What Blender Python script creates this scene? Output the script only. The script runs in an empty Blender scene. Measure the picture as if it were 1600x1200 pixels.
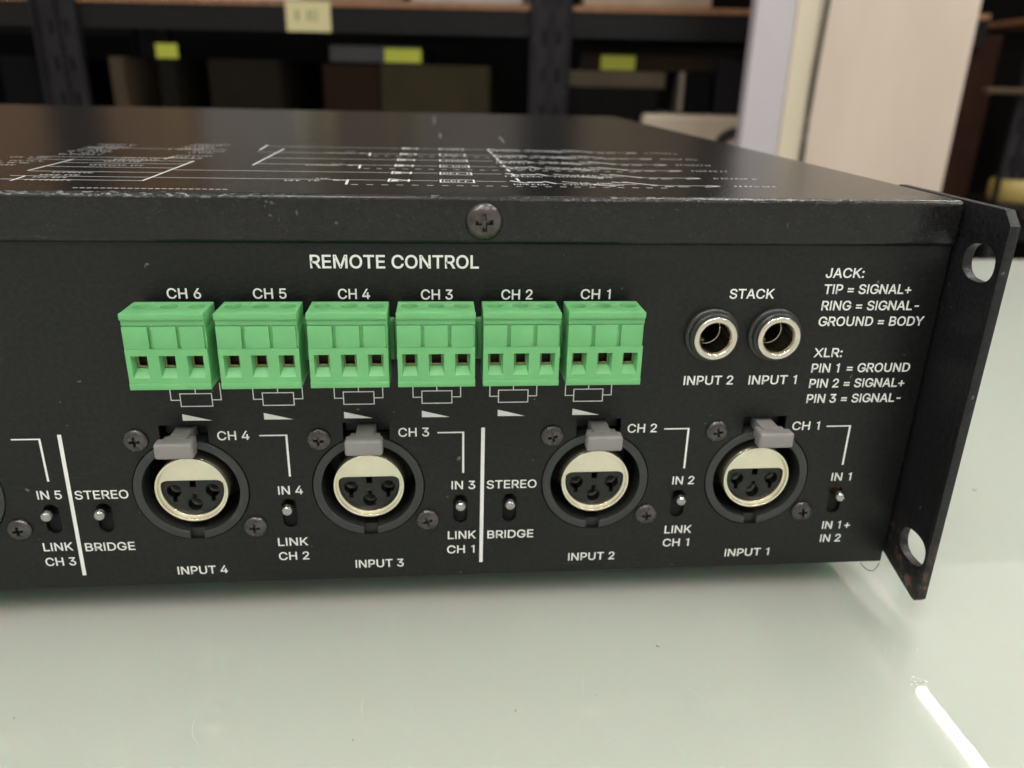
import bpy, bmesh, math, random, json
from mathutils import Vector, Matrix
random.seed(7)
S = bpy.context.scene
COL = S.collection
MM = 0.001
rad = math.radians

# ------------------------------------------------------------------ camera
cam_d = bpy.data.cameras.new('camera')
cam = bpy.data.objects.new('camera', cam_d)
COL.objects.link(cam)
YAW, PITCH, ROLL = -0.0973, -0.3724, -0.0244
Rz = Matrix.Rotation(YAW, 3, 'Z'); Rx = Matrix.Rotation(PITCH, 3, 'X'); Ry = Matrix.Rotation(ROLL, 3, 'Y')
B = Rz @ Rx @ Ry                       # columns: right, forward, up
right, fwd, up = B.col[0], B.col[1], B.col[2]
M = Matrix((right, up, -fwd)).transposed().to_4x4()
M.translation = Vector((-0.3739, -155.2587, 108.4473)) * MM
cam.matrix_world = M
cam_d.sensor_width = 36
cam_d.lens = 1234.05 / 1600 * 36
cam_d.clip_start = 0.005
cam_d.clip_end = 50
cam_d.dof.use_dof = True
cam_d.dof.focus_distance = 0.157
cam_d.dof.aperture_fstop = 17.0
cam_d.dof.aperture_blades = 0
S.camera = cam

# ------------------------------------------------------------------ world and exposure
W = bpy.data.worlds.new('World'); S.world = W; W.use_nodes = True
bg = W.node_tree.nodes['Background']
bg.inputs[0].default_value = (1.0, 0.96, 0.90, 1)
bg.inputs[1].default_value = 0.60
S.view_settings.view_transform = 'Standard'
S.view_settings.look = 'None'
S.view_settings.exposure = 0.12
S.view_settings.gamma = 1.0
TUBE_POWER = 118.0

# ------------------------------------------------------------------ materials
def newmat(name):
    m = bpy.data.materials.new(name); m.use_nodes = True
    nt = m.node_tree; b = nt.nodes['Principled BSDF']
    return m, nt, b
def mat(name, col, rough=0.5, metal=0.0, spec=0.5, bump=0.0, bscale=2000, coat=0.0, var=0.0, vscale=60, sss=0.0, sscale=0.002, emit=0, detail=4, stretch=None):
    m, nt, b = newmat(name)
    b.inputs['Base Color'].default_value = (*col, 1)
    b.inputs['Roughness'].default_value = rough
    b.inputs['Metallic'].default_value = metal
    b.inputs['Specular IOR Level'].default_value = spec
    b.inputs['Coat Weight'].default_value = coat
    if sss:
        b.inputs['Subsurface Weight'].default_value = sss
        b.inputs['Subsurface Scale'].default_value = sscale
    if emit:
        b.inputs['Emission Color'].default_value = (*col, 1); b.inputs['Emission Strength'].default_value = emit
    tc = nt.nodes.new('ShaderNodeTexCoord')
    src = tc.outputs['Object']
    if stretch:
        mp = nt.nodes.new('ShaderNodeMapping'); mp.inputs['Scale'].default_value = stretch
        nt.links.new(src, mp.inputs['Vector']); src = mp.outputs['Vector']
    if bump:
        n = nt.nodes.new('ShaderNodeTexNoise'); n.inputs['Scale'].default_value = bscale; n.inputs['Detail'].default_value = detail
        nt.links.new(src, n.inputs['Vector'])
        bp = nt.nodes.new('ShaderNodeBump'); bp.inputs['Strength'].default_value = bump; bp.inputs['Distance'].default_value = 0.0002
        nt.links.new(n.outputs['Fac'], bp.inputs['Height']); nt.links.new(bp.outputs['Normal'], b.inputs['Normal'])
    if var:
        n = nt.nodes.new('ShaderNodeTexNoise'); n.inputs['Scale'].default_value = vscale; n.inputs['Detail'].default_value = 5
        nt.links.new(src, n.inputs['Vector'])
        r = nt.nodes.new('ShaderNodeValToRGB')
        r.color_ramp.elements[0].position = 0.3; r.color_ramp.elements[1].position = 0.7
        r.color_ramp.elements[0].color = (*[c*(1-var) for c in col], 1); r.color_ramp.elements[1].color = (*[min(1, c*(1+var)) for c in col], 1)
        nt.links.new(n.outputs['Fac'], r.inputs['Fac']); nt.links.new(r.outputs['Color'], b.inputs['Base Color'])
        rr = nt.nodes.new('ShaderNodeMapRange'); rr.inputs['To Min'].default_value = max(0, rough-0.06); rr.inputs['To Max'].default_value = rough+0.06
        nt.links.new(n.outputs['Fac'], rr.inputs['Value']); nt.links.new(rr.outputs['Result'], b.inputs['Roughness'])
    return m

def paint_mat(name, col, rough, bump, bscale, wear=None, rust=None, speck=0.0, spec=0.5, grain=None):
    """powder-coated sheet metal with dust specks; wear / rust masks follow the object's own coordinates"""
    m, nt, b = newmat(name)
    L = nt.links.new
    tc = nt.nodes.new('ShaderNodeTexCoord'); obj_ = tc.outputs['Object']
    b.inputs['Roughness'].default_value = rough; b.inputs['Specular IOR Level'].default_value = spec
    n = nt.nodes.new('ShaderNodeTexNoise'); n.inputs['Scale'].default_value = bscale; n.inputs['Detail'].default_value = 3
    if grain:
        mp = nt.nodes.new('ShaderNodeMapping'); mp.inputs['Scale'].default_value = grain
        L(obj_, mp.inputs['Vector']); L(mp.outputs['Vector'], n.inputs['Vector'])
    else:
        L(obj_, n.inputs['Vector'])
    bp = nt.nodes.new('ShaderNodeBump'); bp.inputs['Strength'].default_value = bump; bp.inputs['Distance'].default_value = 0.0001
    L(n.outputs['Fac'], bp.inputs['Height']); L(bp.outputs['Normal'], b.inputs['Normal'])
    n2 = nt.nodes.new('ShaderNodeTexNoise'); n2.inputs['Scale'].default_value = 45; n2.inputs['Detail'].default_value = 6; L(obj_, n2.inputs['Vector'])
    mx = nt.nodes.new('ShaderNodeMix'); mx.data_type = 'RGBA'
    mx.inputs[6].default_value = (*[c*0.8 for c in col], 1); mx.inputs[7].default_value = (*[c*1.25 for c in col], 1)
    L(n2.outputs['Fac'], mx.inputs[0]); cur = mx.outputs[2]
    nf = nt.nodes.new('ShaderNodeTexNoise'); nf.inputs['Scale'].default_value = bscale*0.8; nf.inputs['Detail'].default_value = 2; L(obj_, nf.inputs['Vector'])
    mf = nt.nodes.new('ShaderNodeMapRange'); mf.inputs['From Min'].default_value = 0.3; mf.inputs['From Max'].default_value = 0.72; mf.inputs['To Min'].default_value = 0.45; mf.inputs['To Max'].default_value = 1.9; L(nf.outputs['Fac'], mf.inputs['Value'])
    vm = nt.nodes.new('ShaderNodeVectorMath'); vm.operation = 'SCALE'; L(cur, vm.inputs[0]); L(mf.outputs['Result'], vm.inputs['Scale']); cur = vm.outputs[0]
    def overlay(cur, fac, c):
        q = nt.nodes.new('ShaderNodeMix'); q.data_type = 'RGBA'; L(fac, q.inputs[0]); L(cur, q.inputs[6]); q.inputs[7].default_value = (*c, 1)
        return q.outputs[2]
    def ramp(src, a, b_):
        q = nt.nodes.new('ShaderNodeMapRange'); q.inputs['From Min'].default_value = a; q.inputs['From Max'].default_value = b_; L(src, q.inputs['Value']); return q.outputs['Result']
    def mul(a, b_):
        q = nt.nodes.new('ShaderNodeMath'); q.operation = 'MULTIPLY'
        L(a, q.inputs[0])
        if isinstance(b_, (int, float)): q.inputs[1].default_value = b_
        else: L(b_, q.inputs[1])
        return q.outputs[0]
    sep = nt.nodes.new('ShaderNodeSeparateXYZ'); L(obj_, sep.inputs[0])
    if speck:
        n3 = nt.nodes.new('ShaderNodeTexNoise'); n3.inputs['Scale'].default_value = 420; n3.inputs['Detail'].default_value = 2; L(obj_, n3.inputs['Vector'])
        cur = overlay(cur, mul(ramp(n3.outputs['Fac'], 0.735, 0.76), speck), (0.25, 0.25, 0.24))
    if wear:      # (zmin, zmax, threshold): scuffed edge
        n4 = nt.nodes.new('ShaderNodeTexNoise'); n4.inputs['Scale'].default_value = 1300; n4.inputs['Detail'].default_value = 6
        mp = nt.nodes.new('ShaderNodeMapping'); mp.inputs['Scale'].default_value = (0.5, 1, 1.4); L(obj_, mp.inputs['Vector']); L(mp.outputs['Vector'], n4.inputs['Vector'])
        n5 = nt.nodes.new('ShaderNodeTexNoise'); n5.inputs['Scale'].default_value = 16; n5.inputs['Detail'].default_value = 2; L(obj_, n5.inputs['Vector'])
        f = mul(mul(ramp(sep.outputs[2], wear[0], wear[1]), ramp(sep.outputs[1], 0.0006, -0.0002)), ramp(n4.outputs['Fac'], wear[2], wear[2]+0.06))
        f = mul(f, ramp(n5.outputs['Fac'], 0.40, 0.60))
        cur = overlay(cur, mul(f, 0.7), (0.26, 0.25, 0.24))
    if rust:
        n6 = nt.nodes.new('ShaderNodeTexNoise'); n6.inputs['Scale'].default_value = 330; n6.inputs['Detail'].default_value = 6; L(obj_, n6.inputs['Vector'])
        f = mul(ramp(sep.outputs[2], rust[0], rust[1]), ramp(n6.outputs['Fac'], 0.54, 0.64))
        cur = overlay(cur, mul(f, 0.8), (0.16, 0.085, 0.05))
    L(cur, b.inputs['Base Color'])
    return m

BLACK = (0.0048, 0.0053, 0.0050)
m_panel = paint_mat('rear_panel_paint', BLACK, 0.40, 0.8, 1300, spec=0.36, speck=0.45, grain=(0.5, 1, 1.6))
m_lid = paint_mat('textured_black_paint', (0.007, 0.0068, 0.0068), 0.24, 0.5, 1800, spec=0.42, wear=(0.0858, 0.0862, 0.55), speck=0.25)
m_ear = paint_mat('bracket_paint', (0.008, 0.008, 0.0095), 0.42, 0.95, 1400, spec=0.36, rust=(0.016, 0.001), speck=0.4)
m_print = mat('white_screen_print', (0.88, 0.89, 0.87), 0.5, var=0.04, vscale=900)
m_print_lid = mat('white_lid_print', (0.72, 0.75, 0.75), 0.5)
m_green = mat('green_nylon', (0.165, 0.485, 0.195), 0.40, bump=0.12, bscale=1500, sss=0.12, sscale=0.001, var=0.05, vscale=140)
m_header = mat('dark_green_nylon', (0.06, 0.27, 0.10), 0.5)
m_clamp = mat('brass_clamp', (0.20, 0.21, 0.09), 0.4, metal=0.8)
m_plastic = mat('black_glass_filled_plastic', (0.012, 0.012, 0.012), 0.42, bump=0.3, bscale=2500)
m_ring = mat('black_flange_plastic', (0.028, 0.030, 0.030), 0.30, bump=0.25, bscale=2500)
m_insert = mat('black_insulator', (0.005, 0.005, 0.005), 0.25, bump=0.15, bscale=2500)
m_void = mat('dark_interior', (0.004, 0.004, 0.004), 0.8)
m_gold = mat('cream_nickel_shell', (0.86, 0.81, 0.65), 0.24, metal=0.88, bump=0.15, bscale=700, var=0.05, vscale=200)
m_latch = mat('grey_latch_plastic', (0.25, 0.24, 0.235), 0.5, bump=0.2, bscale=2500, sss=0.05)
m_chrome = mat('bright_nickel', (0.74, 0.69, 0.60), 0.2, metal=1.0, bump=0.05, bscale=900)
m_lever = mat('polished_steel', (0.45, 0.45, 0.44), 0.16, metal=1.0)
m_screw = mat('black_oxide_screw', (0.10, 0.093, 0.09), 0.28, metal=0.85, bump=0.35, bscale=1300, var=0.3, vscale=500)
m_contact = mat('silver_contact', (0.85, 0.84, 0.8), 0.3, metal=1.0)
m_copper = mat('copper_plate', (0.36, 0.16, 0.11), 0.5, metal=0.3)
m_rubber = mat('rubber', (0.02, 0.02, 0.02), 0.8)

# ------------------------------------------------------------------ mesh helpers (millimetres in, metres out)
def link(o, parent=None):
    COL.objects.link(o)
    if parent is not None: o.parent = parent
    return o
def empty(name, loc=(0, 0, 0), parent=None, rotz=0):
    o = bpy.data.objects.new(name, None); o.location = Vector(loc)*MM; o.rotation_euler[2] = rotz; o.empty_display_size = 0.01
    return link(o, parent)
def tag(o, label=None, cat=None, group=None, kind=None):
    if label: o['label'] = label
    if cat: o['category'] = cat
    if group: o['group'] = group
    if kind: o['kind'] = kind
    return o
def obj_bm(name, bm, m, parent=None, loc=None, smooth=False, autos=None, rotz=0):
    bmesh.ops.scale(bm, vec=(MM, MM, MM), verts=bm.verts)
    me = bpy.data.meshes.new(name); bm.to_mesh(me); bm.free()
    for mm_ in (m if isinstance(m, (list, tuple)) else [m]): me.materials.append(mm_)
    if smooth or autos is not None:
        me.polygons.foreach_set('use_smooth', [True]*len(me.polygons))
        if autos is not None: me.set_sharp_from_angle(angle=rad(autos))
    o = bpy.data.objects.new(name, me)
    if loc is not None: o.location = Vector(loc)*MM
    o.rotation_euler[2] = rotz
    return link(o, parent)
def box(bm, x0, x1, y0, y1, z0, z1, bev=0.0, seg=2, mi=0):
    r = bmesh.ops.create_cube(bm, size=1)
    vs = r['verts']
    for v in vs:
        v.co = Vector((x0 if v.co.x < 0 else x1, y0 if v.co.y < 0 else y1, z0 if v.co.z < 0 else z1))
    fs = list({f for v in vs for f in v.link_faces})
    for f in fs: f.material_index = mi
    if bev:
        es = list({e for v in vs for e in v.link_edges})
        bmesh.ops.bevel(bm, geom=es, offset=bev, segments=seg, affect='EDGES', profile=0.5)
def lathe(bm, prof, seg=32, axis='y', c=(0, 0, 0), mi=0, cap0=False, cap1=False):
    """profile [(radius, depth)], revolved about an axis parallel to y (or z) through c"""
    rings = []
    for r, d in prof:
        ring = []
        if r < 1e-6:
            p = (c[0], c[1]+d, c[2]) if axis == 'y' else (c[0], c[1], c[2]+d)
            ring = [bm.verts.new(p)]
        else:
            for i in range(seg):
                a = 2*math.pi*i/seg
                if axis == 'y': p = (c[0]+r*math.cos(a), c[1]+d, c[2]+r*math.sin(a))
                else: p = (c[0]+r*math.cos(a), c[1]+r*math.sin(a), c[2]+d)
                ring.append(bm.verts.new(p))
        rings.append(ring)
    for A, Bq in zip(rings, rings[1:]):
        for i in range(seg):
            j = (i+1) % seg
            if len(A) == 1 and len(Bq) == 1: continue
            if len(A) == 1: f = bm.faces.new((A[0], Bq[j], Bq[i]))
            elif len(Bq) == 1: f = bm.faces.new((A[i], A[j], Bq[0]))
            else: f = bm.faces.new((A[i], A[j], Bq[j], Bq[i]))
            f.material_index = mi
    if cap0 and len(rings[0]) > 1: bm.faces.new(rings[0]).material_index = mi
    if cap1 and len(rings[-1]) > 1: bm.faces.new(rings[-1][::-1]).material_index = mi
    bmesh.ops.recalc_face_normals(bm, faces=bm.faces)
def curve_mesh(loops, thick, bevel=0.0, offset=0.0, bres=2, dedup=1e-5):
    """filled 2D outlines with holes -> bmesh lying in XY, z in [-thick/2, thick/2] (mm)"""
    cu = bpy.data.curves.new('tmp', 'CURVE'); cu.dimensions = '2D'; cu.fill_mode = 'BOTH'
    cu.extrude = max(0.0, thick/2 - bevel); cu.bevel_depth = bevel; cu.bevel_resolution = bres; cu.offset = offset - bevel
    K = 64.0          # filled at a larger size: the fill loses tiny holes
    cu.extrude *= K; cu.bevel_depth *= K; cu.offset *= K
    for lp in loops:
        q = [lp[0]]
        for p in lp[1:]:
            if math.hypot(p[0]-q[-1][0], p[1]-q[-1][1]) > dedup: q.append(p)
        if math.hypot(q[0][0]-q[-1][0], q[0][1]-q[-1][1]) <= dedup: q.pop()
        lp = q
        sp = cu.splines.new('POLY'); sp.points.add(len(lp)-1); sp.use_cyclic_u = True
        for i, (x, y) in enumerate(lp): sp.points[i].co = (x*K, y*K, 0, 1)
    o = bpy.data.objects.new('tmp', cu); COL.objects.link(o)
    dg = bpy.context.evaluated_depsgraph_get()
    me = bpy.data.meshes.new_from_object(o.evaluated_get(dg))
    bm = bmesh.new(); bm.from_mesh(me)
    bpy.data.objects.remove(o); bpy.data.curves.remove(cu); bpy.data.meshes.remove(me)
    bmesh.ops.scale(bm, vec=(1/K, 1/K, 1/K), verts=bm.verts)
    bmesh.ops.remove_doubles(bm, verts=bm.verts, dist=1e-4)
    return bm
def plate(loops, y0, y1, bevel=0.0, bres=2):
    """plate in the XZ plane (loops are (x, z)), front face at y0, back face at y1"""
    bm = curve_mesh([[(x, z) for x, z in lp] for lp in loops], abs(y1-y0), bevel, bres=bres)
    yc = (y0+y1)/2
    for v in bm.verts: v.co = Vector((v.co.x, yc - v.co.z, v.co.y))
    bmesh.ops.recalc_face_normals(bm, faces=bm.faces)
    return bm
def join(bm, other):
    me = bpy.data.meshes.new('t'); other.to_mesh(me); other.free(); bm.from_mesh(me); bpy.data.meshes.remove(me)
def circ(cx, cz, r, n=48, a0=0, a1=360, end=False):
    k = n if end or a1-a0 < 360 else n
    return [(cx + r*math.cos(rad(a0+(a1-a0)*i/(n if a1-a0 >= 360 else n-1))), cz + r*math.sin(rad(a0+(a1-a0)*i/(n if a1-a0 >= 360 else n-1)))) for i in range(k)]
def rrect(x0, x1, z0, z1, r, n=6):
    out = []
    for cx, cz, a in ((x1-r, z1-r, 0), (x0+r, z1-r, 90), (x0+r, z0+r, 180), (x1-r, z0+r, 270)):
        for i in range(n+1):
            t = rad(a+90*i/n); out.append((cx+r*math.cos(t), cz+r*math.sin(t)))
    return out
def copy_tree(o, parent, dx=0, dz=0):
    c = o.copy(); COL.objects.link(c); c.parent = parent
    c.location = o.location + Vector((dx, 0, dz))*MM
    for ch in list(o.children): copy_tree(ch, c)
    return c
def boolean_diff(a, b):
    md = a.modifiers.new('cut', 'BOOLEAN'); md.operation = 'DIFFERENCE'; md.object = b; md.solver = 'EXACT'
    dg = bpy.context.evaluated_depsgraph_get()
    me = bpy.data.meshes.new_from_object(a.evaluated_get(dg))
    a.modifiers.clear(); old = a.data; a.data = me; bpy.data.meshes.remove(old)
    bm_ = b.data; bpy.data.objects.remove(b); bpy.data.meshes.remove(bm_)
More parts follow.
